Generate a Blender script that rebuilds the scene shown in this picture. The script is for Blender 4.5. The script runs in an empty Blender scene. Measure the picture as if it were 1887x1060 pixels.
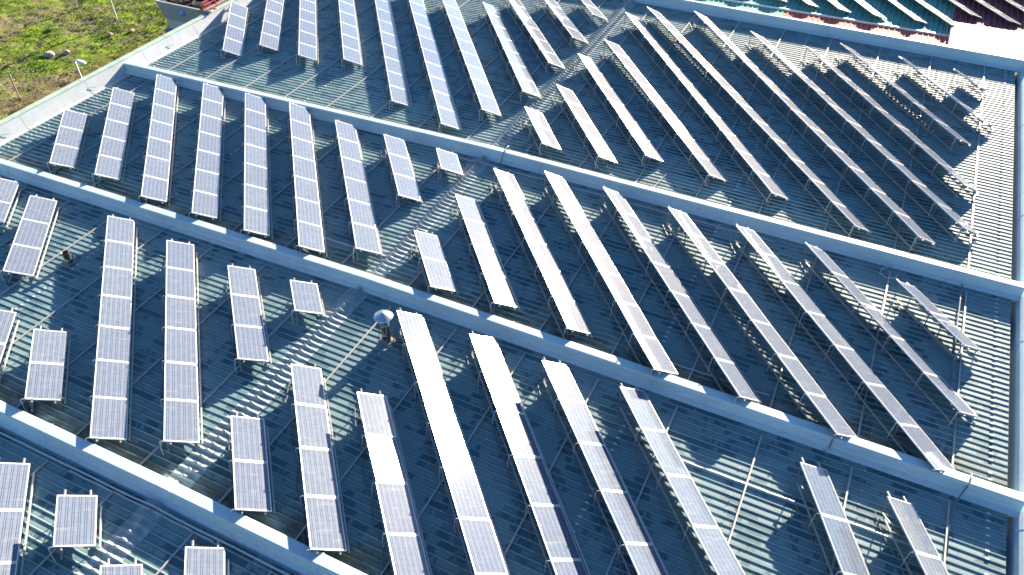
import bpy, bmesh, math, random
from mathutils import Vector, Matrix, noise
random.seed(7)
SC = bpy.context.scene
COL = SC.collection

# ------------------------------------------------------------------ camera
cam_d = bpy.data.cameras.new('camera'); cam = bpy.data.objects.new('camera', cam_d); COL.objects.link(cam)
Rv = Vector((0.900692, 0.434359, -0.009321)); Uv = Vector((-0.280363, 0.597485, 0.751271)); Fv = Vector((-0.33189, 0.67405, -0.659928))
CAM = Vector((14.543, -19.7597, 19.0892))
cam.matrix_world = Matrix(((Rv.x, Uv.x, -Fv.x, CAM.x), (Rv.y, Uv.y, -Fv.y, CAM.y), (Rv.z, Uv.z, -Fv.z, CAM.z), (0, 0, 0, 1)))
cam_d.sensor_width = 36.0; cam_d.lens = 1464.33 / 1887 * 36.0; cam_d.clip_start = 0.5; cam_d.clip_end = 3000
SC.camera = cam

# ------------------------------------------------------------------ light
SUN_AZ = math.radians(6.5); SUN_EL = math.radians(15.8)
world = bpy.data.worlds.new('World'); SC.world = world; world.use_nodes = True
wn = world.node_tree; bg = wn.nodes['Background']
sky = wn.nodes.new('ShaderNodeTexSky'); sky.sky_type = 'NISHITA'; sky.sun_disc = False
sky.sun_elevation = SUN_EL; sky.sun_rotation = SUN_AZ; sky.air_density = 1.0; sky.dust_density = 0.3; sky.ozone_density = 5.0
wn.links.new(sky.outputs[0], bg.inputs[0]); bg.inputs[1].default_value = 0.05
sun_d = bpy.data.lights.new('sun', 'SUN'); sun = bpy.data.objects.new('sun', sun_d); COL.objects.link(sun)
sun_d.energy = 5.0; sun_d.angle = math.radians(0.5); sun_d.color = (1.0, 0.83, 0.64)
SDIR = Vector((math.sin(SUN_AZ) * math.cos(SUN_EL), math.cos(SUN_AZ) * math.cos(SUN_EL), math.sin(SUN_EL)))
sun.rotation_euler = SDIR.to_track_quat('Z', 'Y').to_euler(); sun.location = (0, 60, 40)
vs = SC.view_settings; vs.view_transform = 'Standard'; vs.look = 'None'; vs.gamma = 1.0; vs.exposure = 2.3; vs.use_curve_mapping = False
SC.cycles.filter_width = 1.7

# ------------------------------------------------------------------ helpers
def link(o, parent=None):
    COL.objects.link(o)
    if parent is not None: o.parent = parent
    return o
def mesh(name, verts, faces, mats, smooth=False, fm=None):
    me = bpy.data.meshes.new(name); me.from_pydata([tuple(v) for v in verts], [], faces)
    for m in (mats if isinstance(mats, (list, tuple)) else [mats]): me.materials.append(m)
    if fm: me.polygons.foreach_set('material_index', fm)
    if smooth: me.polygons.foreach_set('use_smooth', [True] * len(me.polygons))
    me.update(); return me
def obj(name, me, parent=None, **kw):
    o = bpy.data.objects.new(name, me); link(o, parent)
    for k, v in kw.items(): o[k] = v
    return o
def thing(name, loc, label, cat, group=None, rz=0):
    o = bpy.data.objects.new(name, None); link(o); o.location = loc; o.rotation_euler = (0, 0, rz); o.empty_display_size = .3
    o['label'] = label; o['category'] = cat
    if group: o['group'] = group
    return o
class MB:
    def __init__(s): s.v = []; s.f = []; s.m = []
    def box(s, a, b, mi=0):
        n = len(s.v)
        s.v += [(x, y, z) for z in (a[2], b[2]) for y in (a[1], b[1]) for x in (a[0], b[0])]
        for q in ((0, 2, 3, 1), (4, 5, 7, 6), (0, 1, 5, 4), (2, 6, 7, 3), (0, 4, 6, 2), (1, 3, 7, 5)): s.f.append(tuple(n + i for i in q)); s.m.append(mi)
    def bar(s, p, q, w, h=None, up=Vector((0, 0, 1)), mi=0):
        p = Vector(p); q = Vector(q); h = h or w; d = (q - p).normalized()
        if abs(d.dot(up)) > .95: up = Vector((1, 0, 0))
        a = d.cross(up).normalized() * (w / 2); b = a.cross(d).normalized() * (h / 2); n = len(s.v)
        for e in (p, q): s.v += [e - a - b, e + a - b, e + a + b, e - a + b]
        for f in ((0, 1, 2, 3), (7, 6, 5, 4), (0, 4, 5, 1), (1, 5, 6, 2), (2, 6, 7, 3), (3, 7, 4, 0)): s.f.append(tuple(n + i for i in f)); s.m.append(mi)
    def tube(s, pts, r, k=6, mi=0):
        pts = [Vector(p) for p in pts]; n0 = len(s.v)
        for i, p in enumerate(pts):
            d = (pts[min(i + 1, len(pts) - 1)] - pts[max(i - 1, 0)]).normalized()
            u = Vector((0, 0, 1)) if abs(d.z) < .9 else Vector((1, 0, 0))
            a = d.cross(u).normalized(); b = a.cross(d)
            for j in range(k):
                t = 2 * math.pi * j / k; s.v.append(p + (a * math.cos(t) + b * math.sin(t)) * r)
        for i in range(len(pts) - 1):
            for j in range(k):
                s.f.append((n0 + i * k + j, n0 + i * k + (j + 1) % k, n0 + (i + 1) * k + (j + 1) % k, n0 + (i + 1) * k + j)); s.m.append(mi)
        s.f.append(tuple(n0 + j for j in range(k))[::-1]); s.m.append(mi)
        s.f.append(tuple(n0 + (len(pts) - 1) * k + j for j in range(k))); s.m.append(mi)
    def lathe(s, prof, k=24, c=(0, 0, 0), mi=0, close=False):
        n0 = len(s.v)
        for r, z in prof:
            for j in range(k):
                t = 2 * math.pi * j / k; s.v.append((c[0] + r * math.cos(t), c[1] + r * math.sin(t), c[2] + z))
        for i in range(len(prof) - 1):
            for j in range(k):
                s.f.append((n0 + i * k + j, n0 + i * k + (j + 1) % k, n0 + (i + 1) * k + (j + 1) % k, n0 + (i + 1) * k + j)); s.m.append(mi)
    def build(s, name, mats, parent=None, smooth=False, **kw):
        return obj(name, mesh(name, s.v, s.f, mats, smooth, s.m), parent, **kw)

# ------------------------------------------------------------------ materials
class NT:
    def __init__(s, name):
        s.mat = bpy.data.materials.new(name); s.mat.use_nodes = True; s.t = s.mat.node_tree; s.b = s.t.nodes['Principled BSDF']
    def n(s, kind, **kw):
        o = s.t.nodes.new('ShaderNode' + kind)
        for k, v in kw.items():
            if k in ('i',):
                for a, b in v.items():
                    if isinstance(b, bpy.types.NodeSocket): s.t.links.new(b, o.inputs[a])
                    else: o.inputs[a].default_value = b
            else: setattr(o, k, v)
        return o
    def l(s, a, b): s.t.links.new(a, b)
    def math(s, op, a, b=None, c=None):
        o = s.n('Math', operation=op)
        for i, v in enumerate((a, b, c)):
            if v is None: continue
            if isinstance(v, bpy.types.NodeSocket): s.l(v, o.inputs[i])
            else: o.inputs[i].default_value = v
        return o.outputs[0]
    def mix(s, f, a, b):
        o = s.n('Mix', data_type='RGBA')
        for i, v in ((0, f), (6, a), (7, b)):
            if isinstance(v, bpy.types.NodeSocket): s.l(v, o.inputs[i])
            else: o.inputs[i].default_value = v if i == 0 else (*v, 1)
        return o.outputs[2]
    def noise(s, vec, scale, detail=4, rough=.55):
        o = s.n('TexNoise'); o.inputs['Scale'].default_value = scale; o.inputs['Detail'].default_value = detail; o.inputs['Roughness'].default_value = rough
        if vec is not None: s.l(vec, o.inputs['Vector'])
        return o.outputs[0]
    def ramp(s, f, a, b, smooth=True):
        o = s.n('MapRange', interpolation_type='SMOOTHSTEP' if smooth else 'LINEAR'); s.l(f, o.inputs[0]); o.inputs[1].default_value = a; o.inputs[2].default_value = b
        return o.outputs[0]
    def coord(s, which='Object', scale=(1, 1, 1)):
        c = s.n('TexCoord'); m = s.n('Mapping'); m.inputs['Scale'].default_value = scale; s.l(c.outputs[which], m.inputs[0]); return m.outputs[0]
    def pos(s, scale=(1, 1, 1)):
        c = s.n('NewGeometry'); m = s.n('Mapping'); m.inputs['Scale'].default_value = scale; s.l(c.outputs['Position'], m.inputs[0]); return m.outputs[0]
    def set(s, **kw):
        names = dict(col='Base Color', rough='Roughness', metal='Metallic', spec='Specular IOR Level', coat='Coat Weight', crough='Coat Roughness')
        for k, v in kw.items():
            i = s.b.inputs[names[k]]
            if isinstance(v, bpy.types.NodeSocket): s.l(v, i)
            else: i.default_value = (*v, 1) if k == 'col' else v
        return s
    def bump(s, h, strength=.3, dist=.01):
        o = s.n('Bump'); o.inputs['Strength'].default_value = strength; o.inputs['Distance'].default_value = dist; s.l(h, o.inputs['Height']); s.l(o.outputs[0], s.b.inputs['Normal'])

def simple(name, col, rough=.5, metal=0.0, var=.12, scale=3.0, spec=.5):
    m = NT(name); f = m.noise(m.pos(), scale, 5)
    a = tuple(c * (1 - var) for c in col); b = tuple(min(1, c * (1 + var)) for c in col)
    m.set(col=m.mix(m.ramp(f, .3, .7), a, b), rough=rough, metal=metal, spec=spec); return m.mat

def roof_material(name, base, dark, moss, ribs_along='x', pitch=.25, spec=.33):
    m = NT(name)
    g = m.n('NewGeometry'); sp = m.n('SeparateXYZ'); m.l(g.outputs['Position'], sp.inputs[0])
    al, ac = (sp.outputs[0], sp.outputs[1]) if ribs_along == 'x' else (sp.outputs[1], sp.outputs[0])
    q = m.math('DIVIDE', ac, pitch); idx = m.math('FLOOR', q); fr = m.math('FRACT', q)
    def pan_noise(sc, seed, det):
        c = m.n('CombineXYZ'); m.l(m.math('MULTIPLY', al, sc), c.inputs[0]); m.l(m.math('MULTIPLY', idx, .37), c.inputs[1]); c.inputs[2].default_value = seed
        # wander a little across the pan so the patch ends are ragged
        w = m.math('MULTIPLY', fr, .10); m.l(m.math('ADD', m.math('MULTIPLY', idx, .37), w), c.inputs[1])
        return m.noise(c.outputs[0], 1.0, det, .6)
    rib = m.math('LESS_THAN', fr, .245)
    blot = m.math('MULTIPLY', m.ramp(pan_noise(.9, 3.1, 5), .51, .545), m.math('SUBTRACT', 1, m.math('MULTIPLY', rib, .75)))
    blot2 = m.math('MULTIPLY', m.ramp(pan_noise(.5, 9.7, 4), .53, .56), m.math('SUBTRACT', 1, m.math('MULTIPLY', rib, .6)))
    big = m.noise(m.pos((.12, .12, 1)), 1.0, 3)
    fine = m.noise(m.pos((5, 22, 1) if ribs_along == 'x' else (22, 5, 1)), 1.0, 4)
    c = m.mix(m.math('MULTIPLY', blot, .85), base, dark)
    c = m.mix(m.math('MULTIPLY', blot2, .45), c, tuple(v * 1.3 for v in base))
    c = m.mix(m.math('MULTIPLY', rib, .5), c, tuple(v * 1.5 for v in base))  # paler ribs: sky highlight painted into the colour, also cleaner than the pans
    # painted-in shade line along the foot of each rib, broken along its length
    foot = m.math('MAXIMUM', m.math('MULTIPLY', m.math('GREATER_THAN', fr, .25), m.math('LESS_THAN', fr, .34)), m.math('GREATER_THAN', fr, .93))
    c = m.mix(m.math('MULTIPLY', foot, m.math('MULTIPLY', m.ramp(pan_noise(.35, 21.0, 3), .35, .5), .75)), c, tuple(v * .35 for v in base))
    # faint brown runs under some of the fixings
    c = m.mix(m.math('MULTIPLY', m.ramp(pan_noise(1.6, 31.0, 2), .70, .76), .5), c, (.15, .095, .06))
    c = m.mix(m.math('MULTIPLY', m.ramp(big, .35, .7), .3), c, tuple(v * .7 for v in base))
    c = m.mix(m.math('MULTIPLY', m.ramp(fine, .5, .8), .22), c, tuple(v * .55 for v in base))
    if moss:
        # grime that gathers on the sheets just behind each raised wall
        y = sp.outputs[1]; tot = None
        for wy in (7.5, -2.25, -12.15):
            d = m.math('SUBTRACT', y, wy); k = m.math('MULTIPLY', m.ramp(d, -.1, .0), m.math('SUBTRACT', 1, m.ramp(d, .2, 1.5)))
            tot = k if tot is None else m.math('ADD', tot, k)
        pat = m.ramp(m.noise(m.pos((.8, 2.5, 1)), 1.4, 5), .32, .55)
        c = m.mix(m.math('MULTIPLY', m.math('MULTIPLY', tot, pat), .85), c, moss)
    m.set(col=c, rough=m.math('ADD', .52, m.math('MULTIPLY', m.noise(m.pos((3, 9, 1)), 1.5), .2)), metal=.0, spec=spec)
    m.bump(fine, .2, .004)
    return m.mat
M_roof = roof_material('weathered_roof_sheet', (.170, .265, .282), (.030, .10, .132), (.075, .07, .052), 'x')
M_ridge = simple('ridge_cap_sheet', (.26, .32, .33), .5, 0, .25, 3.0)
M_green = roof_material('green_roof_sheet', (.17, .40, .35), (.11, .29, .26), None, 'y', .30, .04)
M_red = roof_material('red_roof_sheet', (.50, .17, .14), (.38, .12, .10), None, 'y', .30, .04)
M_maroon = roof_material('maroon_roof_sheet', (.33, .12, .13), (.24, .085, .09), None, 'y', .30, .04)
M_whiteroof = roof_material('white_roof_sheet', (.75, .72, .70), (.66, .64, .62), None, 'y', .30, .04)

def wall_material():
    m = NT('wall_cap_sheet')
    f = m.noise(m.pos((.5, .5, .5)), 1.0, 4); g = m.noise(m.pos((4, 4, 12)), 1.0, 5)
    c = m.mix(m.ramp(f, .35, .7), (.47, .61, .65), (.40, .54, .585))
    c = m.mix(m.math('MULTIPLY', m.ramp(g, .5, .75), .5), c, (.33, .38, .42))
    m.set(col=c, rough=.5, spec=.5); m.bump(f, .15, .02); return m.mat
M_wall = wall_material()
M_par = simple('parapet_flashing', (.42, .47, .50), .4, 0, .08, 1.3)
M_coping = simple('pale_green_coping', (.36, .47, .39), .5, 0, .12, 2.0)
M_gutter = simple('gutter_grime', (.025, .024, .024), .8, 0, .3, 3.0)
M_alu = simple('aluminium', (.42, .43, .43), .45, .2, .06, 8)
M_galv = simple('galvanised_steel', (.15, .17, .19), .5, .2, .12, 9)
M_steel = simple('dull_flue_steel', (.15, .16, .13), .3, .7, .25, 14)
M_cap = simple('flue_cap_metal', (.62, .65, .70), .25, .85, .05, 9)
M_cable = simple('grey_cable', (.16, .17, .18), .55, 0, .1, 9)
M_cablew = simple('pale_conduit', (.55, .58, .6), .4, .2, .05, 9)
M_black = simple('black_plastic', (.02, .02, .022), .5, 0, .1, 9)
M_pad = simple('sealing_pad', (.55, .62, .66), .6, 0, .1, 30)
M_rust = simple('rust', (.16, .06, .025), .85, 0, .4, 18)
M_facade = simple('facade_panel', (.42, .45, .42), .6, 0, .08, .6)
M_unit = simple('cooling_unit_grey', (.30, .33, .33), .55, 0, .06, 5)
M_unit2 = simple('cooling_unit_pale', (.46, .50, .49), .55, 0, .06, 5)
M_dark = simple('dark_fan_mesh', (.018, .014, .016), .7, 0, .4, 6)
M_redp = simple('red_paint', (.55, .09, .06), .5, 0, .15, 6)
M_blue = simple('blue_badge', (.0, .22, .62), .4, 0, .05, 6)
M_white = simple('white_paint', (.78, .78, .76), .45, 0, .05, 6)
M_wood = simple('grey_post', (.30, .27, .22), .8, 0, .2, 6)
M_lamp = simple('lamp_grey', (.55, .58, .56), .4, 0, .05, 6)

def frame_material():
    m = NT('panel_frame_aluminium'); f = m.noise(m.pos(), 6, 3)
    m.set(col=m.mix(f, (.80, .78, .77), (.68, .67, .67)), rough=.3, metal=.25); return m.mat
M_frame = frame_material()

def cell_material():
    m = NT('solar_cells')
    tc = m.n('TexCoord'); sp = m.n('SeparateXYZ'); m.l(tc.outputs['Object'], sp.inputs[0])
    X, Y = sp.outputs[0], sp.outputs[1]           # x along the panel (10 cells), y up the slope (6 cells)
    cs = .1575
    u = m.math('DIVIDE', m.math('SUBTRACT', X, .0375), cs); v = m.math('DIVIDE', m.math('SUBTRACT', Y, .021), cs)
    fu = m.math('FRACT', u); fv = m.math('FRACT', v)
    def line(f, c, w): return m.math('LESS_THAN', m.math('ABSOLUTE', m.math('SUBTRACT', f, c)), w)
    bus = m.math('MAXIMUM', m.math('MAXIMUM', line(fv, .17, .02), line(fv, .5, .02)), line(fv, .83, .02))
    gap = m.math('MAXIMUM', m.math('MULTIPLY', .3, m.math('GREATER_THAN', m.math('ABSOLUTE', m.math('SUBTRACT', fu, .5)), .484)), m.math('GREATER_THAN', m.math('ABSOLUTE', m.math('SUBTRACT', fv, .5)), .470))
    outm = m.math('MAXIMUM', m.math('MAXIMUM', m.math('LESS_THAN', u, 0), m.math('GREATER_THAN', u, 10)), m.math('MAXIMUM', m.math('LESS_THAN', v, 0), m.math('GREATER_THAN', v, 6)))
    # crystal grain: each cell a slightly different blue
    fl = m.n('CombineXYZ'); m.l(m.math('FLOOR', u), fl.inputs[0]); m.l(m.math('FLOOR', v), fl.inputs[1])
    oi = m.n('ObjectInfo'); m.l(m.math('MULTIPLY', oi.outputs['Random'], 50), fl.inputs[2])
    wn_ = m.n('TexWhiteNoise', noise_dimensions='3D'); m.l(fl.outputs[0], wn_.inputs['Vector'])
    vor = m.n('TexVoronoi'); vor.inputs['Scale'].default_value = 60; m.l(tc.outputs['Object'], vor.inputs['Vector'])
    sv = m.n('SeparateColor'); m.l(vor.outputs['Color'], sv.inputs[0])
    k = m.math('ADD', m.math('MULTIPLY', wn_.outputs['Value'], .45), m.math('MULTIPLY', sv.outputs[0], .12))
    c = m.mix(k, (.058, .088, .135), (.088, .122, .180))
    c = m.mix(m.math('MULTIPLY', oi.outputs['Random'], .45), c, (.042, .066, .13))
    c = m.mix(m.math('MULTIPLY', bus, .6), c, (.50, .52, .56))
    c = m.mix(m.math('MULTIPLY', gap, .42), c, (.48, .52, .60))
    c = m.mix(outm, c, (.42, .44, .48))
    # dust film, heavier along the low edge
    dn = m.noise(m.coord('Object', (3, 3, 3)), 1.2, 4)
    dust = m.math('ADD', m.math('MULTIPLY', m.ramp(dn, .35, .8), .07), m.math('MULTIPLY', m.math('SUBTRACT', 1, m.ramp(Y, 0, .12)), .10))
    c = m.mix(dust, c, (.40, .38, .35))
    ofs = m.n('VectorMath', operation='ADD'); m.l(tc.outputs['Object'], ofs.inputs[0]); cv = m.n('CombineXYZ'); m.l(m.math('MULTIPLY', oi.outputs['Random'], 90), cv.inputs[0]); m.l(m.math('MULTIPLY', oi.outputs['Random'], 37), cv.inputs[1]); m.l(cv.outputs[0], ofs.inputs[1])
    sm = m.n('Mapping'); sm.inputs['Scale'].default_value = (7, 1.1, 1); m.l(ofs.outputs[0], sm.inputs[0])
    c = m.mix(m.math('MULTIPLY', m.ramp(m.noise(sm.outputs[0], 1.0, 3), .56, .75), .16), c, (.42, .40, .37))
    c = m.mix(m.math('MULTIPLY', m.ramp(m.noise(ofs.outputs[0], 9.0, 2), .765, .79), .8), c, (.7, .7, .66))
    m.set(col=c, rough=.42, spec=.012, coat=1.0)
    rn = m.noise(m.coord('Object', (8, 8, 8)), 1.0, 3)
    m.l(m.math('ADD', .055, m.math('MULTIPLY', rn, .035)), m.b.inputs['Coat Roughness'])
    return m.mat
M_cell = cell_material()
M_back = simple('panel_backsheet', (.62, .63, .65), .6, 0, .03, 5)

def field_material():
    m = NT('rough_grass_field')
    p = m.pos()
    a = m.noise(m.pos((.16, .16, .16)), 1.0, 5, .6); b = m.noise(m.pos((.9, .9, .9)), 1.0, 6, .65); c_ = m.noise(m.pos((4, 4, 4)), 1.0, 5, .7)
    grass = m.mix(m.ramp(b, .32, .68), (.065, .14, .010), (.225, .33, .018))
    grass = m.mix(m.ramp(c_, .4, .7), grass, (.085, .12, .02))
    dirt = m.mix(m.ramp(c_, .35, .65), (.09, .075, .045), (.27, .23, .13))
    f = m.math('ADD', m.math('MULTIPLY', a, .6), m.math('MULTIPLY', b, .4))
    col = m.mix(m.ramp(f, .43, .55), dirt, grass)
    # bare reddish soil along the foot of the building
    sp = m.n('SeparateXYZ'); g = m.n('NewGeometry'); m.l(g.outputs['Position'], sp.inputs[0])
    foot = m.math('MULTIPLY', m.ramp(sp.outputs[0], -37.5, -33.5), m.ramp(b, .38, .56))
    col = m.mix(m.math('MULTIPLY', foot, .8), col, (.13, .075, .045))
    m.set(col=col, rough=.95, spec=.15); m.bump(c_, .9, .12); return m.mat
M_field = field_material()
def blade_material():
    m = NT('grass_blades'); b = m.noise(m.pos((.5, .5, .5)), 1.0, 4)
    m.set(col=m.mix(m.ramp(b, .35, .65), (.07, .15, .012), (.23, .33, .022)), rough=.8, spec=.2); return m.mat
M_blade = blade_material()
M_soil = simple('plain_soil', (.10, .11, .04), .95, 0, .3, .05)

# ------------------------------------------------------------------ roof geometry
SL, SR = .0172, .0118
def zr(x): return -SL * -x if x < 0 else -SR * x
PITCH = .25; RH = .028
RIB = [(0, 0), (.018, RH), (.042, RH), (.060, 0)]
XL, XR = -21.38, 21.33
def strip_y(y0, y1):
    ys = []
    k0 = math.ceil((y0 + .02) / PITCH); k1 = math.floor((y1 - .1) / PITCH)
    ys.append((y0, 0.0))
    for k in range(k0, k1 + 1):
        for dy, h in RIB: ys.append((k * PITCH + dy, h))
    ys.append((y1, 0.0)); return ys, [k * PITCH + .030 for k in range(k0, k1 + 1)]
BAYS = [('A', 7.30, 27.18), ('B', -2.50, 7.16), ('C', -12.40, -2.62), ('D', -19.0, -12.52)]
def roof_bay(y0, y1):
    ys, ribs = strip_y(y0, y1)
    xs_l = [XL, -18.0, -14.5, -10.86, -10.84, -7, -3.5, 0.0]; xs_r = [0.0, 3.5, 7, 10.84, 10.86, 14.5, 18, XR]
    for xs, side in ((xs_l, -1), (xs_r, 1)):
        v = []; f = []
        for i, x in enumerate(xs):
            lap = .004 if abs(x) < 10.85 else 0
            for y, h in ys: v.append((x, y, zr(x) + h + lap + .003 * noise.noise(Vector((x * .3, y * 1.5, 0)))))
        n = len(ys)
        for i in range(len(xs) - 1):
            for j in range(n - 1): f.append((i * n + j, (i + 1) * n + j, (i + 1) * n + j + 1, i * n + j + 1))
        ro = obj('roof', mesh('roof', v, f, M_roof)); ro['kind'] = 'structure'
        # sheet ends: a turned-down edge at the eave
        mb = MB(); xe = XL if side < 0 else XR
        for j in range(n - 1):
            (a, ha), (b, hb) = ys[j], ys[j + 1]
            k = len(mb.v); z = zr(xe)
            mb.v += [(xe + side * .001, a, z + ha), (xe + side * .001, b, z + hb), (xe + side * .001, b, z - .05), (xe + side * .001, a, z - .05)]; mb.f.append((k, k + 1, k + 2, k + 3)); mb.m.append(0)
        mb.build('sheet_edge', M_roof, ro)
        # pads over the screws at the sheet laps and near the eave
        mb = MB()
        for y in ribs:
            for xx in ((side * 10.75), (side * 20.87)):
                if random.random() < .88: mb.box((xx - .05, y - .026, zr(xx) + RH), (xx + .05, y + .026, zr(xx) + RH + .012))
                for dx in (3.6, 7.2, 14.3, 17.6):
                    if random.random() < .5: mb.box((side * dx - .015, y - .015, zr(dx * side) + RH), (side * dx + .015, y + .015, zr(dx * side) + RH + .010))
        p = mb.build('screw_pads', M_pad, ro); p['kind'] = 'stuff'
        # aluminium base rails laid across the ribs
        for kx in range(8):
            xx = 1.52 + 2.62 * kx if side > 0 else -1.45 - 2.62 * kx
            if abs(xx) > 21: continue
            b = MB(); za = zr(xx) + RH
            ya, yb = y0 + .35, y1 - .45
            b.box((xx - .022, ya, za + .002), (xx + .022, yb, za + .042)); b.build('rail', M_alu, ro)
        if side < 0:
            # ridge caps, one moulded piece for every four ribs
            L = ys; step = 1.0; yk = math.floor(y0)
            while yk < y1:
                a, b_ = max(yk - .02, y0), min(yk + .98, y1)
                pts = []
                kk = math.floor(a / PITCH) - 1
                while kk * PITCH < b_ + .3:
                    for dy, h in ((-.045, 0.0), (.0, .55), (.022, 1.0), (.040, 1.0), (.062, .55), (.105, 0.0)):
                        yy = kk * PITCH + dy
                        if a <= yy <= b_: pts.append((yy, h))
                    kk += 1
                if len(pts) > 3:
                    if pts[0][0] > a + .002: pts.insert(0, (a, 0.0))
                    if pts[-1][0] < b_ - .002: pts.append((b_, 0.0))
                    cols = [(-.42, .004, RH), (-.37, .010, RH + .010), (-.16, .020, RH + .018), (-.06, .035, RH + .045), (0, .045, RH + .125), (.06, .035, RH + .045), (.16, .020, RH + .018), (.37, .010, RH + .010), (.42, .004, RH)]
                    v = []; f = []
                    for x, dz, ph in cols:
                        for y, h in pts:
                            v.append((x, y, zr(x) + .002 + dz + h * ph))
                    n2 = len(pts)
                    for i in range(8):
                        for j in range(n2 - 1): f.append((i * n2 + j, (i + 1) * n2 + j, (i + 1) * n2 + j + 1, i * n2 + j + 1))
                    obj('ridge_cap', mesh('ridge_cap', v, f, M_ridge), ro)
                yk += 1.0
for nme, y0, y1 in BAYS: roof_bay(y0, y1)

# ------------------------------------------------------------------ raised walls between the bays
def raised_wall(yn, yf, H, label, seg=4.95, x_off=0.0, xa=-21.95, xb=21.62):
    w = thing('roof_wall', (0, (yn + yf) / 2, 0), label, 'wall', 'raised walls across the roof'); cy = (yn + yf) / 2
    cuts = [xa]; x = xa + x_off
    while x < xb - .8:
        if x > xa + .8: cuts.append(x)
        x += seg
    if not any(abs(c) < 1.2 for c in cuts): cuts.append(0.0)
    cuts.append(xb); cuts = sorted(cuts)
    a, b = yn - cy, yf - cy
    prof = [(b + .05, -.05), (b + .005, .03), (b, H - .012), (b - .02, H), (a + .05, H), (a + .018, H - .012), (a, H - .05), (a - .015, .20), (a - .05, .13), (a - .17, .055), (a - .19, .02), (a - .19, -.05)]
    for i in range(len(cuts) - 1):
        x0, x1 = cuts[i] + (.0 if i == 0 else -.0), cuts[i + 1]
        v = []; f = []; n = len(prof)
        xs = [x0] + ([0.0] if x0 < -.01 < .01 < x1 and x0 < 0 < x1 else []) + [x1 - .06, x1 - .058, x1]
        for q, xx in enumerate(xs):
            e = .012 if (q >= len(xs) - 2 and i < len(cuts) - 2) else 0
            for (y, z) in prof: v.append((xx + (.004 if xx == x1 and i < len(cuts) - 2 else 0), y + (e if y > 0 else -e), zr(xx) + z + e + .004 * noise.noise(Vector((xx * .8, y * 3, cy)))))
        for q in range(len(xs) - 1):
            for j in range(n - 1): f.append((q * n + j, q * n + j + 1, (q + 1) * n + j + 1, (q + 1) * n + j))
        f.append(tuple(range(n))); f.append(tuple((len(xs) - 1) * n + j for j in range(n))[::-1])
        obj('cap_sheet', mesh('cap_sheet', v, f, M_wall), w)
    return w
raised_wall(7.20, 7.54, .48, 'pale metal-clad roof wall farthest from the camera, reaching the corner by the field', x_off=4.1)
raised_wall(-2.58, -2.24, .48, 'pale metal-clad roof wall through the middle of the picture, second nearest', x_off=3.2)
raised_wall(-12.50, -12.14, .49, 'pale metal-clad roof wall nearest the camera, in the lower left', x_off=2.5)
back = raised_wall(27.00, 27.24, .58, 'pale metal-clad end wall beside the red and green roofs at the back', x_off=2.0, xb=21.9)

# ------------------------------------------------------------------ left parapet
def sheet_run(name, prof, ya, yb, seg, mat, parent, lift=.010):
    y = ya; k = 0
    while y < yb - .01:
        y1 = min(y + seg, yb); v = []; f = []; n = len(prof)
        for q, yy in enumerate((y, y1 - .05, y1 - .048, y1)):
            e = lift if q >= 2 and y1 < yb else 0
            for x, z in prof: v.append((x, yy + (.004 if q == 3 and y1 < yb else 0), z + e))
        for q in range(3):
            for j in range(n - 1): f.append((q * n + j, q * n + j + 1, (q + 1) * n + j + 1, (q + 1) * n + j))
        obj(name, mesh(name, v, f, mat), parent); y = y1; k += 1
lp = thing('parapet_wall', (-22.1, 5, 0), 'long parapet with pale inner flashing and pale green coping beside the grass field', 'parapet wall')
lp.location = (0, 0, 0)
sheet_run('flashing_sheet', [(-21.36, -.46), (-21.38, -.405), (-21.66, -.40), (-21.70, -.385), (-21.86, -.02), (-21.97, .262)], -19, 27.0, 3.95, M_par, lp)
sheet_run('coping', [(-21.95, .17), (-21.945, .262), (-21.955, .285), (-22.24, .298), (-22.265, .285), (-22.27, .08)], -19, 45, 5.9, M_coping, lp, .006)
mb = MB(); mb.box((-22.262, -19, -6.2), (-21.98, 45, .16)); mb.build('outer_face', M_facade, lp)
# ------------------------------------------------------------------ right parapet and gutter
rp = thing('parapet_wall', (0, 0, 0), 'low curved parapet and dark gutter along the right edge of the roof', 'parapet wall')
sheet_run('flashing_sheet', [(21.42, -.62), (21.47, -.50), (21.53, -.30), (21.60, -.14), (21.68, -.05), (21.74, -.02), (21.80, -.015), (22.20, -.03), (22.23, -.12)], -19, 27.0, 7.9, M_wall, rp)
mb = MB(); mb.box((21.30, -19, -.70), (21.46, 27, -.60)); mb.box((21.27, -19, -.70), (21.31, 27, -.31)); mb.build('gutter', M_gutter, rp)
mb = MB(); mb.box((21.7, -19, -6.2), (22.18, 27, -.14)); mb.build('outer_face', M_facade, rp)
bl = thing('building_wall', (0, 0, 0), 'facade wall under the roof facing the camera, below the picture', 'wall')
mb = MB(); mb.box((-21.9, -19.2, -6.2), (21.7, -19.02, -.5)); mb.build('facade_panel', M_facade, bl)

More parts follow.
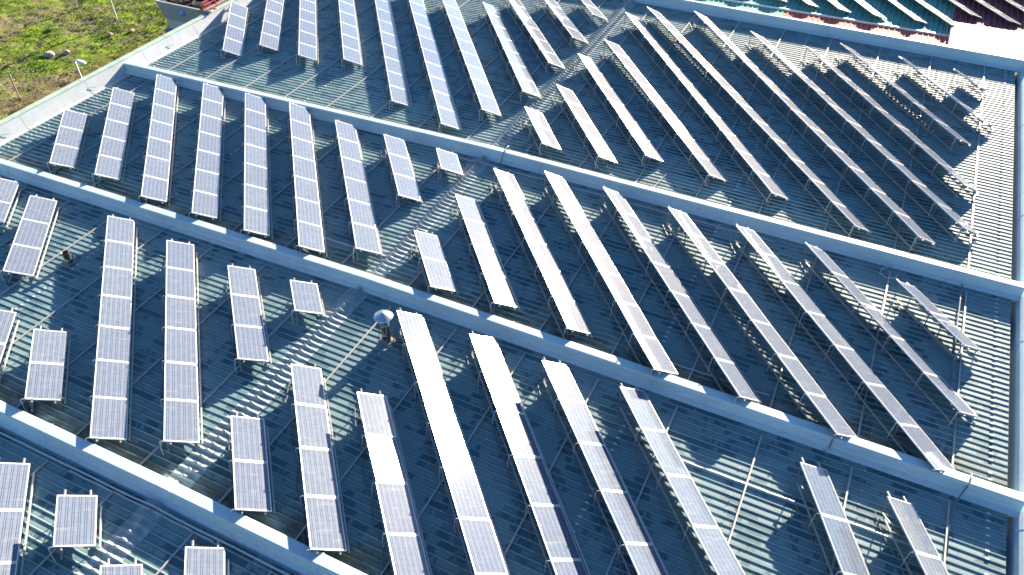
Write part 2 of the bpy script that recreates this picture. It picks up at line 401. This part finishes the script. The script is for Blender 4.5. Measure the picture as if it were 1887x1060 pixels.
# ------------------------------------------------------------------ solar rows
PL, PW = 1.65, .987
def ring(L, W, w, z0, z1):
    mb = MB(); mb.box((0, 0, z0), (L, w, z1)); mb.box((0, W - w, z0), (L, W, z1)); mb.box((0, w, z0), (w, W - w, z1)); mb.box((L - w, w, z0), (L, W - w, z1)); return mb
fr = ring(PL, PW, .024, -.038, 0.0); ME_frame = mesh('frame', fr.v, fr.f, M_frame)
pn = MB(); pn.box((.0245, .0245, -.012), (PL - .0245, PW - .0245, -.003))
ME_panel = mesh('panel', pn.v, pn.f, [M_cell, M_back], fm=[1, 0, 0, 0, 0, 0])
ME_panel.polygons[0].material_index = 1
NUM = ['no', 'one', 'two', 'three', 'four', 'five', 'six', 'seven', 'eight', 'nine', 'ten', 'eleven', 'twelve', 'thirteen', 'fourteen']
def clampm(m): return max(-.03, min(.03, m))
def solar_row(label, x0, y0, h, th, t, m, N, zbase=None, group='rows of tilted solar panels on the roof', detail=True, hot=None):
    zf = (lambda x: zr(x)) if zbase is None else zbase
    h = max(h, .13) if zbase is None else h
    if zbase is None:
        k_ = .10 / (CAM.z - zf(x0) - h); x0 += (CAM.x - x0) * k_; y0 += (CAM.y - y0) * k_; h += .10
    P = Vector((x0, y0, zf(x0) + h)); a = Vector((-math.sin(th), -math.cos(th), m)); a.normalize()
    b = Vector((-math.cos(th) * math.cos(t), math.sin(th) * math.cos(t), math.sin(t)))
    b = (b - a * b.dot(a)).normalized(); nrm = a.cross(b)
    if nrm.z < 0: nrm = -nrm
    # frame x=a, y=b, z=nrm (left handed check)
    flip = a.cross(b).z < 0
    E = Vector((x0, y0, zf(x0))); root = thing('solar_row', E, label, 'solar panels', group)
    inv = Matrix.Translation(-E)
    def world_m(o, u0, jit=(0, 0)):
        # panel local x runs along the row, y up the slope
        aa, bb = a, b
        org = o
        if flip:  # use -a as x axis so that the basis is right handed
            xa = -aa; org = o + aa * PL
        else: xa = aa
        zz = xa.cross(bb).normalized()
        M = Matrix(((xa.x, bb.x, zz.x, org.x), (xa.y, bb.y, zz.y, org.y), (xa.z, bb.z, zz.z, org.z), (0, 0, 0, 1)))
        c = Matrix.Translation((PL / 2, PW / 2, 0))
        J = c @ Matrix.Rotation(jit[0], 4, 'X') @ Matrix.Rotation(jit[1], 4, 'Y') @ c.inverted()
        return M @ J
    for k in range(N):
        j = (random.gauss(0, .0065), random.gauss(0, .0065))
        if hot and k in hot: j = hot[k]
        Mw = world_m(P + a * (k * 1.67 + .01), k, j)
        p = bpy.data.objects.new('panel', ME_panel); link(p, root); p.matrix_local = inv @ Mw
        f = bpy.data.objects.new('frame', ME_frame); link(f, p)
    def W(u, v, dz=0.0): return P + a * (u * 1.67) + b * (v * PW) + nrm * dz
    def L(p): return p - E
    # module rails under the panels, with stubs standing out past the ends
    for v in (.16, .80):
        mb = MB(); mb.bar(L(W(-.13 if detail else 0, v, -.06)), L(W(N + (.04 if detail else 0), v, -.06)), .04, .04); mb.build('module_rail', M_alu, root)
    if not detail: return root
    # ground rails below both edges
    for v, off in ((0.0, .05), (1.0, -.03)):
        q0 = W(0.16, v); q1 = W(N - .02, v); d = Vector((math.cos(th), -math.sin(th), 0)) * off
        q0 += d; q1 += d; q0.z = zf(q0.x) + RH + .065; q1.z = zf(q1.x) + RH + .065
        mb = MB(); mb.bar(L(q0), L(q1), .04, .045); mb.build('ground_rail', M_alu, root)
    legs = []
    for k in range(N + 1):
        u = min(max(k, .06), N - .06)
        top = W(u, .97, -.05); bot = Vector((top.x, top.y, zf(top.x) + RH + .05))
        mb = MB(); mb.bar(L(bot), L(top), .035); mb.build('leg', M_galv, root)
        lo = W(u, .05, -.05); lb = Vector((lo.x, lo.y, zf(lo.x) + RH + .05))
        mb = MB(); mb.bar(L(lb), L(lo), .035); mb.build('leg', M_galv, root)
        mb = MB(); mb.bar(L(W(u, .02, -.095)), L(W(u, .99, -.095)), .03, .035); mb.build('cross_beam', M_galv, root)
        legs.append((bot, top))
    for k in range(0, N, 2):
        mb = MB(); mb.bar(L(legs[k][0]), L(legs[k + 1][1]), .02); mb.build('brace', M_galv, root)
    # cable loops at the panel joints and the cable lying along the row
    left = Vector((-math.cos(th), math.sin(th), 0)); run = []
    for k in range(N + 1):
        u = min(max(k + random.uniform(-.03, .03), .02), N - .01)
        e = W(u, 1.0, -.03); pts = []
        r = random.uniform(.07, .10)
        for s in range(7):
            q = s / 6 * math.pi * .62
            pts.append(e + left * (r * math.sin(q) * 1.3) + Vector((0, 0, r * (1 - math.cos(q)) * -.2 + .03 * math.sin(q * 2))))
        foot = e + left * random.uniform(.13, .17); foot.z = zf(foot.x) + RH + .03
        pts.append((pts[-1] + foot) / 2 + left * .02); pts.append(foot)
        mb = MB(); mb.tube([L(p) for p in pts], .011, 5)
        if k > 0: mb.build('cable_loop', M_cablew, root)
        run.append(foot)
    if N > 1:
        mb = MB(); pts = []
        for k in range(N):
            p, q = run[k], run[k + 1]
            sag = random.uniform(.05, .16)
            for s in range(6):
                w = s / 6; x = p.lerp(q, w) + left * (sag * math.sin(math.pi * w)); x.z = zf(x.x) + RH + .02; pts.append(x)
        pts.append(run[-1]); mb.tube([L(p) for p in pts], .013, 5); mb.build('cable', M_cable, root)
    return root

TH, TT = -.70, .485
A = [  # farthest bay
 ('L', -21.348, 16.62, .163, -.6371, .4817, -.0138, 4), ('L', -18.608 - 2.98, 16.596 + 4.1, .16, -.6156, .46, .002, 6), ('L', -16.802 - 4.0, 17.484 + 5.36, .14, -.641, .4286, .0152, 8),
 ('L', -10.231 - 8.15, 12.655 + 10.8, .17, -.645, .46, .006, 8), ('L', -11.68 - 5.0, 18.183 + 6.68, .13, -.6421, .4484, -.0012, 11),
 ('L', -6.18 - 7.04, 14.273 + 9.33, .183, -.6453, .4631, .0033, 11), ('L', -2.937 - 7.1, 13.353 + 9.3, .169, -.6509, .4628, .01, 9), ('L', -.957 - 6.05, 14.474 + 8.0, .171, -.6484, .4558, .007, 7),
 ('L', -2.206 - 4.27, 19.141 + 5.15, .178, -.6918, .4624, .006, 6), ('L', -.105 - 4.31, 19.923 + 5.1, .182, -.7023, .4626, .0053, 4), ('L', -.218 - 2.16, 23.256 + 2.55, .181, -.7034, .4763, .0053, 2),
 ('R', .808, 11.633, .186, -.6833, .5028, -.02, 2), ('R', 1.256, 14.343, .178, -.6959, .5146, -.02, 4), ('R', .932, 18.006, .187, -.6915, .4911, -.0206, 6),
 ('R', 1.576, 20.228, .22, -.704, .494, -.022, 8), ('R', 1.376, 24.171, .212, -.6767, .495, -.0161, 11), ('R', 8.67 - 6.45, 17.917 + 7.63, .19, -.7025, .5007, -.013, 13),
 ('R', 4.92, 26.06, .20, -.679, .5, -.0085, 13), ('R', 8.51, 24.79, .19, -.68, .5, -.0085, 11), ('R', 11.65, 24.17, .18, -.671, .5, -.0085, 8), ('R', 13.26, 25.39, .18, -.674, .5, -.0085, 6),
 ('R', 16.32, 25.05, .18, -.66, .5, -.0085, 4), ('R', 19.01, 24.75, .18, -.675, .5, -.0085, 1)]
B = [('L', -19.691, 2.633, .185, -.7316, .4698, .0021, 3), ('L', -19.229, 5.263, .187, -.7239, .4765, .0071, 5), ('L', -18.256, 7.283, .179, -.7247, .4879, .0121, 7),
 ('L', -15.219, 7.428, .206, -.6984, .4721, .0105, 7), ('L', -12.459, 7.367, .239, -.6952, .4795, .0084, 7), ('L', -9.763, 7.385, .234, -.69, .4939, .013, 7),
 ('L', -6.792, 6.974, .173, -.6947, .4846, .0077, 6), ('L', -3.959, 6.758, .181, -.6945, .4809, .0048, 3), ('L', -1.127, 6.638, .187, -.6562, .4644, .0039, 1),
 ('R', 1.052, 1.09, .175, -.722, .49, -.010, 2), ('R', 1.328, 3.87, .172, -.708, .49, -.0088, 4),
 ('R', 1.861, 6.226, .18, -.7161, .5303, -.0048, 6), ('R', 3.907, 6.924, .211, -.721, .521, -.0066, 7), ('R', 6.522, 6.947, .155, -.7283, .559, -.0066, 7),
 ('R', 9.383, 6.701, .214, -.7319, .5256, -.0068, 7), ('R', 12.113, 6.78, .193, -.7328, .4973, -.0132, 7), ('R', 14.746, 6.755, .161, -.7471, .5579, -.0213, 5), ('R', 18.103, 6.023, .188, -.7578, .5242, -.0113, 2)]
Cc = [('L', -17.57 - .0, -2.99, .18, -.70, .47, .002, 2), ('L', -14.824, -3.35, .179, -.6935, .4723, .0012, 3), ('L', -10.719, -3.045, .18, -.7755, .4778, .0041, 7),
 ('L', -7.314, -3.311, .194, -.7589, .4631, .0035, 6), ('L', -4.147, -3.511, .174, -.7785, .4582, .006, 3), ('L', -1.484, -3.269, .198, -.7602, .4635, -.0069, 1),
 ('R', .811, -9.097, .172, -.7394, .5055, -.0158, 2), ('R', 1.143, -6.643, .193, -.7259, .5115, -.0184, 4), ('R', 3.681, -6.703, .177, -.7453, .5263, -.0232, 5),
 ('R', 2.831, -3.055, .166, -.7536, .5487, -.0161, 7), ('R', 5.589, -2.928, .161, -.7406, .5114, -.0305, 7), ('R', 8.249, -3.025, .178, -.7468, .5346, -.0191, 7),
 ('R', 10.881, -3.006, .193, -.7379, .5264, -.0124, 6), ('R', 16.571, -3.537, .174, -.5059, .4954, -.0284, 3), ('R', 18.913, -3.64, .151, -.5256, .5036, -.0135, 2)]
Cl = [('L', -10.40 + .0, -8.91, .18, -.70, .47, .01, 2), ('L', -7.929, -8.868, .153, -.8043, .4677, .015, 2)]
D = [('L', -4.33, -13.31, .19, -.79, .485, .008, 3), ('L', -1.662, -13.28, .182, -.7979, .4957, -.0017, 1), ('L', 1.06, -14.30, .18, -.79, .485, -.002, 2), ('R', 2.673, -13.01, .184, -.7146, .4866, -.0173, 2)]
def ordn(i): return ['first', 'second', 'third', 'fourth', 'fifth', 'sixth', 'seventh', 'eighth', 'ninth', 'tenth', 'eleventh', 'twelfth'][i]
HOT = {}
def do(rows, bay, hot=None):
    for side in ('L', 'R'):
        rs = [r for r in rows if r[0] == side]
        for i, r in enumerate(rs):
            sd = 'left of ridge' if side == 'L' else 'right of ridge'
            who = ('lone tilted solar panel' if r[7] == 1 else f'row of {NUM[r[7]]} solar panels')
            lab = f'{who}, {ordn(i)} from left in the {bay} {sd}'
            solar_row(lab, *r[1:], hot=(hot or {}).get((side, i)))
do(A, 'farthest bay'); do(B, 'second-farthest bay'); do(Cc, 'second-nearest bay', {('R', 2): {1: (.034, .032)}})
solar_row('two solar panels cut off by the left picture edge in the second-nearest bay', *Cl[0][1:])
solar_row('row of two blue solar panels standing left of the long seven-panel row', *Cl[1][1:])
do(D, 'nearest bay')

# ------------------------------------------------------------------ conduits and loose cables on the roof
def cable(name, label, pts, r, mat, cat='cable'):
    mb = MB(); mb.tube(pts, r, 6); o = mb.build(name, mat, None, True); o['label'] = label; o['category'] = cat; return o
def along(y, x0, x1, r, wob=.02, n=24):
    out = []
    for i in range(n + 1):
        x = x0 + (x1 - x0) * i / n; zz = RH + r + (.075 * max(0, 1 - abs(x) / .25))
        out.append((x, y + wob * math.sin(i * 1.7 + y), zr(x) + zz))
    return out
cable('conduit', 'thin pale conduit along the foot of the farthest crossing wall', along(6.62, -1.7, 13, .022), .022, M_cablew, 'conduit')
cable('conduit', 'thin pale conduit crossing the ridge in the second-farthest bay among the panel rows', along(-.72, -4.6, .2, .02, .01), .02, M_cablew, 'conduit')
cable('conduit', 'thin pale conduit between right-hand rows low in the second-farthest bay', along(-1.33, 10.5, 14.5, .02, .01), .02, M_cablew, 'conduit')
cable('conduit', 'thick pale conduit beneath the nearest wall, running along its foot', along(-12.86, -9, 9, .028, .006), .028, M_cablew, 'conduit')
cable('conduit', 'second thinner conduit just in front of the one under the nearest wall', along(-12.96, -3.2, 2.2, .018, .008), .018, M_cablew, 'conduit')
cable('conduit', 'bright conduit across the gap in the second-nearest bay right of centre', along(-4.95, 12.6, 19.5, .022, .01), .022, M_cablew, 'conduit')
cable('conduit', 'short bright conduit behind the two-panel row at lower left', along(-11.05, -9.2, -5.5, .022, .01), .022, M_cablew, 'conduit')
cable('cable', 'grey cable climbing over the farthest crossing wall near the ridge', [(1.45, 10.6, .07), (1.3, 9.3, .07), (1.08, 8.3, .08), (1.0, 7.75, .12), (1.0, 7.58, .62), (.96, 7.3, .60), (.93, 7.14, .40), (.9, 7.05, .14), (.95, 6.75, .09), (1.15, 6.45, .08), (1.25, 5.9, .07), (1.75, 5.2, .07)], .022, M_galv)
cable('cable', 'grey cable hanging down over the wall near its lower right end', [(20.25, -2.0, -.15), (20.25, -2.21, .27), (20.22, -2.45, .28), (20.18, -2.62, .15), (20.1, -2.8, -.06), (19.98, -3.1, -.14), (19.9, -3.6, -.16), (19.9, -4.9, -.16)], .022, M_cable)
cable('cable', 'looped pale cable beside the short right-hand row in the second-farthest bay', [(17.3, 7.0, -.08), (16.95, 6.7, -.10), (16.9, 6.35, -.10), (17.15, 6.2, -.09), (17.45, 6.3, -.10), (17.5, 6.55, -.1)], .018, M_cablew)
cable('cable', 'grey cable lying across the wall end near the bottom right', [(8.0, 10.6, -.02), (7.75, 9.3, -.02), (7.6, 8.2, 0), (7.55, 7.6, .1), (7.55, 7.5, .5)], .016, M_cable)
bpy.data.objects['cable.003']['label'] = 'thin dark cable running up to the farthest wall among the right-hand rows'
cable('pipe', 'thin pipe rising onto the coping near the right corner of the farthest wall', [(19.66, 6.9, -.05), (19.66, 6.0, -.10), (19.64, 4.2, -.14), (19.6, 1.5, -.14)], .028, M_galv, 'pipe')

# ------------------------------------------------------------------ flue with cap
fx, fy = 2.28, -4.50; fz = zr(fx)
fl = thing('chimney_flue', (fx, fy, fz), 'steel chimney flue with round conical cap standing near the ridge', 'chimney')
mb = MB(); mb.lathe([(.15, .0), (.15, .30), (.158, .305), (.158, .335), (.15, .34), (.15, .72), (.158, .725), (.158, .755), (.15, .76), (.15, 1.04), (.143, 1.04), (.143, .6)], 28); mb.build('pipe', M_steel, fl, True)
mb = MB(); mb.lathe([(.315, 1.13), (.32, 1.135), (.315, 1.145), (.26, 1.175), (.16, 1.235), (.05, 1.30), (.0, 1.32)], 36); mb.lathe([(.315, 1.13), (.26, 1.165), (.0, 1.30)], 36); mb.build('cap', M_cap, fl, False)
mb = MB()
for k in range(3):
    t = k * 2.094 + .5; mb.bar((.145 * math.cos(t), .145 * math.sin(t), .92), (.22 * math.cos(t), .22 * math.sin(t), 1.165), .02, .004)
mb.build('cap_bracket', M_cap, fl)
mb = MB(); mb.lathe([(.155, .16), (.165, .10), (.20, .055), (.26, .05)], 28); mb.build('base_flashing', M_galv, fl)
mb = MB(); mb.tube([(.13, -.12, .78), (.16, -.2, .3), (.14, -.25, .06)], .014, 6); mb.tube([(-.12, -.14, .72), (-.17, -.16, .35), (-.16, -.24, .06)], .014, 6); mb.build('drain_tube', M_galv, fl)
mb = MB(); mb.box((-.95, -.13, .0012), (-.28, .10, .0026)); mb.box((.3, .02, .0012), (.62, .16, .0026)); mb.build('rust_stain', M_rust, fl)
# ------------------------------------------------------------------ open vent pipe
vx, vy = -11.10, -6.02; vz = zr(vx)
vp = thing('vent_pipe', (vx, vy, vz), 'short open steel vent pipe with rusty inside near the left edge', 'vent pipe')
mb = MB(); mb.lathe([(.135, 0), (.135, .16), (.142, .165), (.142, .18), (.135, .185), (.125, .50), (.135, .505), (.14, .55), (.132, .552), (.126, .50)], 24); mb.build('pipe', M_steel, vp, True)
mb = MB(); mb.lathe([(.124, .53), (.122, .25), (0, .25)], 24); mb.build('inner_liner', M_rust, vp, True)
mb = MB(); mb.lathe([(.137, .12), (.15, .08), (.19, .052), (.24, .05)], 24); mb.box((-.22, -.2, .043), (.22, .2, .051)); mb.build('base_flashing', M_galv, vp)

# ------------------------------------------------------------------ hooks on the left parapet flashing
mb = MB()
hooks = []
for y in (-.6, 4.6, 10.2, 16.0):
    b = MB(); b.tube([(-21.80, y, -.12), (-21.76, y + .15, -.14), (-21.70, y + .42, -.22)], .012, 5)
    o = b.build('strap', M_galv, lp)

# ------------------------------------------------------------------ neighbouring roof beyond the end wall
def ribbed(name, x0, x1, y0, y1, z0, slope, mat, pitch=.30, h=.035):
    v = []; f = []; pts = []; x = x0
    pts.append((x0, 0))
    k = math.ceil(x0 / pitch)
    while k * pitch + .1 < x1:
        for dx, hh in ((0, 0), (.025, h), (.06, h), (.085, 0)):
            if k * pitch + dx > x0: pts.append((k * pitch + dx, hh))
        k += 1
    pts.append((x1, 0)); n = len(pts)
    ys = [y0, y1]
    for y in ys:
        for x, hh in pts: v.append((x, y, z0 + slope * (y - y0) + hh))
    for j in range(n - 1): f.append((j, j + 1, n + j + 1, n + j))
    o = obj(name, mesh(name, v, f, mat)); o['kind'] = 'structure'; return o
ribbed('roof', -8, 8.82, 27.30, 29.58, -.06, .0, M_green)
ribbed('roof', 8.83, 17.90, 27.30, 29.58, -.06, .0, M_red)
ribbed('roof', 17.905, 46, 27.30, 30.94, .28, .0, M_whiteroof, .36)
ribbed('roof', -8, 17.90, 29.54, 60, .0, .0, M_green)
ribbed('roof', 17.903, 46, 30.92, 60, .0, .0, M_maroon)
mb = MB(); mb.box((-8, 29.47, -.06), (17.9, 29.53, .05)); g = mb.build('eave_gutter', M_cablew); g['label'] = 'thin pale gutter along the eave of the green neighbouring roof'; g['category'] = 'gutter'
mb = MB(); mb.box((17.91, 27.28, -.35), (46, 27.295, .275)); mb.box((17.885, 27.3, -.35), (17.90, 30.9, .275)); mb.box((-8, 29.585, -.35), (17.9, 29.60, -.005)); g = mb.build('fascia', M_whiteroof); g['label'] = 'pale fascia under the eaves of the neighbouring roof'; g['category'] = 'fascia'
zb2 = lambda x: .03
nr = [(3.8, 29.9, 6), (5.9, 29.9, 6), (8.0, 29.8, 6), (9.9, 29.75, 8), (11.75, 29.72, 8), (13.7, 29.7, 8), (15.95, 29.95, 8), (17.85, 30.05, 8), (18.8, 32.1, 8), (20.8, 32.0, 8), (22.8, 32.2, 8), (24.8, 32.4, 8)]
for i, (x, y, n) in enumerate(nr):
    x += (CAM.x - x) * .0106; y += (CAM.y - y) * .0106 + .6
    L_ = n * 1.67; th = -.63; tl = .34; x0 = x + math.sin(th) * L_ + .987 * math.cos(tl) * math.cos(th); y0 = y + math.cos(th) * L_ - .987 * math.cos(tl) * math.sin(th)
    h_ = .07
    nth = ['leftmost', 'second', 'third', 'fourth', 'fifth', 'sixth', 'seventh', 'eighth', 'ninth', 'tenth', 'eleventh', 'rightmost'][i]
    lab = (f'{nth} panel row from left on the green neighbouring roof' if i < 8 else f'{nth} panel row counted from left, on the maroon neighbouring roof')
    solar_row(lab, x0, y0, h_, th, tl, 0, n, zbase=zb2, group='panel rows on the neighbouring roof', detail=False)

# ------------------------------------------------------------------ field, lamp, posts, cooling unit
GZ = -6.0
def field():
    nx, ny = 230, 260; x0, x1, y0, y1 = -75.0, -22.3, -12.0, 58.0
    v = []; f = []
    for j in range(ny + 1):
        for i in range(nx + 1):
            x = x0 + (x1 - x0) * i / nx; y = y0 + (y1 - y0) * j / ny
            z = GZ + .17 * noise.fractal(Vector((x * .35, y * .35, 1)), 1.0, 2.1, 4) + .13 * noise.noise(Vector((x * 1.6, y * 1.6, 4))) + .09 * noise.noise(Vector((x * 3.3, y * 3.3, 9)))
            if x > -26: z = GZ + (z - GZ) * max(0, (-22.5 - x) / 3.5)
            v.append((x, y, z))
    for j in range(ny):
        for i in range(nx):
            a = j * (nx + 1) + i; f.append((a, a + 1, a + nx + 2, a + nx + 1))
    o = obj('field', mesh('field', v, f, M_field, True)); o['kind'] = 'structure'
    rnd = random.Random(3); bv = []; bf = []
    for _ in range(42000):
        x = rnd.uniform(-60, -30); y = rnd.uniform(4, 34)
        q = noise.fractal(Vector((x * .16, y * .16, 0)), 1.0, 2.0, 3) + .35 * noise.noise(Vector((x * .9, y * .9, 0)))
        if q < -.05 and rnd.random() < .8: continue
        i = (x - x0) / (x1 - x0) * nx; j = (y - y0) / (y1 - y0) * ny; z = v[int(j) * (nx + 1) + int(i)][2]
        hgt = rnd.uniform(.04, .13); w = rnd.uniform(.03, .06); t = rnd.uniform(0, 6.28); lx, ly = rnd.uniform(-.1, .1), rnd.uniform(-.1, .1)
        n = len(bv); c, s = math.cos(t) * w, math.sin(t) * w
        bv += [(x - c, y - s, z - .02), (x + c, y + s, z - .02), (x + lx, y + ly, z + hgt)]; bf.append((n, n + 1, n + 2))
    g = obj('grass', mesh('grass', bv, bf, M_blade)); g['kind'] = 'stuff'; g['label'] = 'tufts of rough green grass growing in the field'; g['category'] = 'grass'
field()
S = 1500
gr = obj('ground', mesh('ground', [(-S, -S, -6.6), (S, -S, -6.6), (S, S, -6.6), (-S, S, -6.6)], [(0, 1, 2, 3)], M_soil)); gr['kind'] = 'structure'

def stone(x, y, r, mat, label):
    bm = bmesh.new(); bmesh.ops.create_icosphere(bm, subdivisions=2, radius=r)
    for q in bm.verts: q.co *= 1 + .35 * noise.noise(q.co * 3 / r * .4 + Vector((x, y, 0))); q.co.z *= .55
    me = bpy.data.meshes.new('rock'); bm.to_mesh(me); bm.free(); me.materials.append(mat); o = obj('rock', me); o.location = (x, y, GZ + .08); o['label'] = label; o['category'] = 'rock'
M_pink = simple('pinkish_rubble', (.50, .30, .22), .9, 0, .2, 6); M_stone = simple('grey_stone', (.34, .31, .27), .9, 0, .3, 5)
stone(-38.2, 19.0, .22, M_pink, 'pinkish lump of rubble in the grass left of the cooling unit')
stone(-37.2, 20.2, .2, M_pink, 'second pale pink lump of rubble closer to the cooling unit')
stone(-39.6, 14.6, .36, M_stone, 'flat grey stone in the middle of the grass field')
stone(-38.7, 15.4, .25, M_stone, 'smaller grey stone touching the flat one in the grass field')

lx, ly = -26.88, 7.86
lamp = thing('street_lamp', (lx, ly, GZ), 'street lamp with pale oval head standing just outside the green coping', 'street lamp')
mb = MB(); mb.lathe([(.075, 0), (.07, 2.5), (.05, 5.0), (.0, 5.02)], 12); mb.build('pole', M_lamp, lamp, True)
bm = bmesh.new(); bmesh.ops.create_uvsphere(bm, u_segments=20, v_segments=12, radius=1)
for q in bm.verts:
    q.co.x = q.co.x * .42; q.co.y *= .17; q.co.z = q.co.z * (.10 if q.co.z > 0 else .05)
    if q.co.x < 0: q.co.y *= .75
me = bpy.data.meshes.new('lamp_head'); bm.to_mesh(me); bm.free(); me.materials.append(M_white); me.polygons.foreach_set('use_smooth', [True] * len(me.polygons))
lh = obj('lamp_head', me, lamp); lh.location = (.52, -.02, 5.02); lh.rotation_euler = (0, .06, -.05)
mb = MB(); mb.tube([(0, 0, 4.96), (.06, 0, 5.04), (.2, 0, 5.04)], .03, 8); mb.build('bracket', M_lamp, lamp)
def post(x, y, h, r, label, mat):
    o = thing('fence_post', (x, y, GZ), label, 'post'); mb = MB(); mb.tube([(0, 0, -.1), (.02, .01, h)], r, 8); mb.build('pole', mat, o); b = MB(); b.box((-r * 1.4, -r * 1.4, h - .01), (r * 1.6, r * 1.6, h + .03)); b.build('post_cap', mat, o)
post(-39.86, 21.28, 5.5, .07, 'tall pale pole in the grass left of the cooling unit', M_lamp)
post(-35.89, 9.1, 1.9, .05, 'short grey post near the left edge with a wire at its top', M_wood)
post(-44.73, 21.78, 2.2, .05, 'thin grey post farthest back in the grass field', M_wood)
def wire(label, p, q, sag):
    pts = [Vector(p).lerp(Vector(q), i / 12) - Vector((0, 0, sag * math.sin(math.pi * i / 12))) for i in range(13)]
    cable('wire', label, pts, .014, M_black, 'wire')
wire('dark wire sagging from the street lamp to the short post', (lx, ly, -1.05), (-35.87, 9.1, GZ + 1.85), .25)
wire('dark wire leaving the picture from the short post', (-35.87, 9.1, GZ + 1.85), (-38.6, 5.6, GZ + 1.5), .1)

ux0, ux1, uy0, uy1, uz = -31.3, -27.0, 18.3, 24.0, -2.0
cu = thing('cooling_unit', ((ux0 + ux1) / 2, (uy0 + uy1) / 2, GZ), 'large grey cooling unit with dark fan deck and round blue badge behind the parapet', 'cooling unit')
ox, oy = (ux0 + ux1) / 2, (uy0 + uy1) / 2
mb = MB()
hw, hd = (ux1 - ux0) / 2, (uy1 - uy0) / 2; z0, z1 = uz - GZ - 1.26, uz - GZ
n = 0
for z, k in ((z0, .93), (z1, 1.0)):
    mb.v += [(-hw * k, -hd * k, z), (hw * k, -hd * k, z), (hw * k, hd * k, z), (-hw * k, hd * k, z)]
for q in ((0, 1, 5, 4), (1, 2, 6, 5), (2, 3, 7, 6), (3, 0, 4, 7), (3, 2, 1, 0)): mb.f.append(q); mb.m.append(0)
mb.build('casing', M_unit, cu)
mb = MB(); w = .09
mb.box((-hw, -hd, z1 - .03), (hw, -hd + w, z1 + .05)); mb.box((-hw, hd - w, z1 - .03), (hw, hd, z1 + .05)); mb.box((-hw, -hd + w, z1 - .03), (-hw + w, hd - w, z1 + .05)); mb.box((hw - w, -hd + w, z1 - .03), (hw, hd - w, z1 + .05)); mb.build('rim', M_unit2, cu)
mb = MB(); mb.box((-hw + w, -hd + w, z1 - .25), (hw - w, hd - w, z1 - .2)); mb.build('fan_deck', M_dark, cu)
for i, (a, b) in enumerate(((-1.0, -1.4), (1.0, -1.4), (-1.0, 1.3), (1.0, 1.3))):
    mb = MB(); mb.lathe([(.92, z1 - .2), (.92, z1 - .02), (.88, z1 - .02), (.88, z1 - .2)], 28, (a, b, 0)); fs = mb.build('fan_shroud', M_dark, cu)
    mb = MB()
    for k in range(5):
        t = k * 1.2566 + i; mb.bar((a, b, z1 - .12), (a + .84 * math.cos(t), b + .84 * math.sin(t), z1 - .10), .16, .02)
    mb.build('fan_blades', M_dark, fs)
mb = MB(); mb.box((-hw * .90, -hd * .90, z0 - .75), (hw * .90, hd * .90, z0 - .02)); mb.build('basin', M_unit2, cu)
mb = MB(); mb.box((-hw * 1.0, -hd * 1.0, -.2), (hw * 1.05, hd * .9, z0 - .76)); mb.build('plinth', M_galv, cu)
bx, bzc = .42, z0 + .80
badge = bpy.data.meshes.new('badge')
bm = bmesh.new()
bmesh.ops.create_cone(bm, cap_ends=True, segments=32, radius1=.27, radius2=.27, depth=.03); bm.to_mesh(badge); bm.free(); badge.materials.append(M_blue)
bo = obj('badge', badge, cu); kk = .93 + .07 * .62; bo.location = (-.05, -hd * kk - .035, bzc); bo.rotation_euler = (math.radians(82), 0, 0)
mb = MB()
for s in (-1, 1): mb.bar((-.14, .05 * s - .02, .018), (.14, .05 * s + .04, .018), .035, .006)
mb.build('badge_mark', M_white, bo)
# access ladder head with red guard rails hooked over the parapet
ld = thing('access_ladder', (-22.3, 14.2, .3), 'red railed access ladder hooked over the parapet by the cooling unit', 'ladder')
mb = MB()
for s in (-.0, .55): 
    mb.bar((-.9 + .0, s, -3.5), (-.18, s, .02), .05); mb.bar((-.18, s, .0), (.30, s, .0), .05)
mb.build('stringer', M_redp, ld)
mb = MB()
for k in range(9):
    w = k / 9; mb.bar((-.9 + .72 * w, 0, -3.5 + 3.5 * w), (-.9 + .72 * w, .55, -3.5 + 3.5 * w), .035)
mb.build('rung', M_redp, ld)
rl = MB()
for yy in (0, 1.1, 2.2): rl.bar((-.35, yy + .1, -.9), (-.35, yy + .1, .42), .045)
for zz in (.02, .22, .42): rl.bar((-.35, .1, zz), (-.35, 2.3, zz), .05, .05)
rl.build('guard_rail', M_redp, ld)
mb = MB(); mb.box((-.42, -.28, .02), (.42, -.02, .07)); mb.bar((-.3, -.15, .05), (-.3, -.15, .42), .04); mb.bar((.28, -.15, .05), (.1, -.15, .42), .04); mb.bar((-.3, -.15, .42), (.1, -.15, .42), .04); mb.build('foot_bracket', M_black, ld)
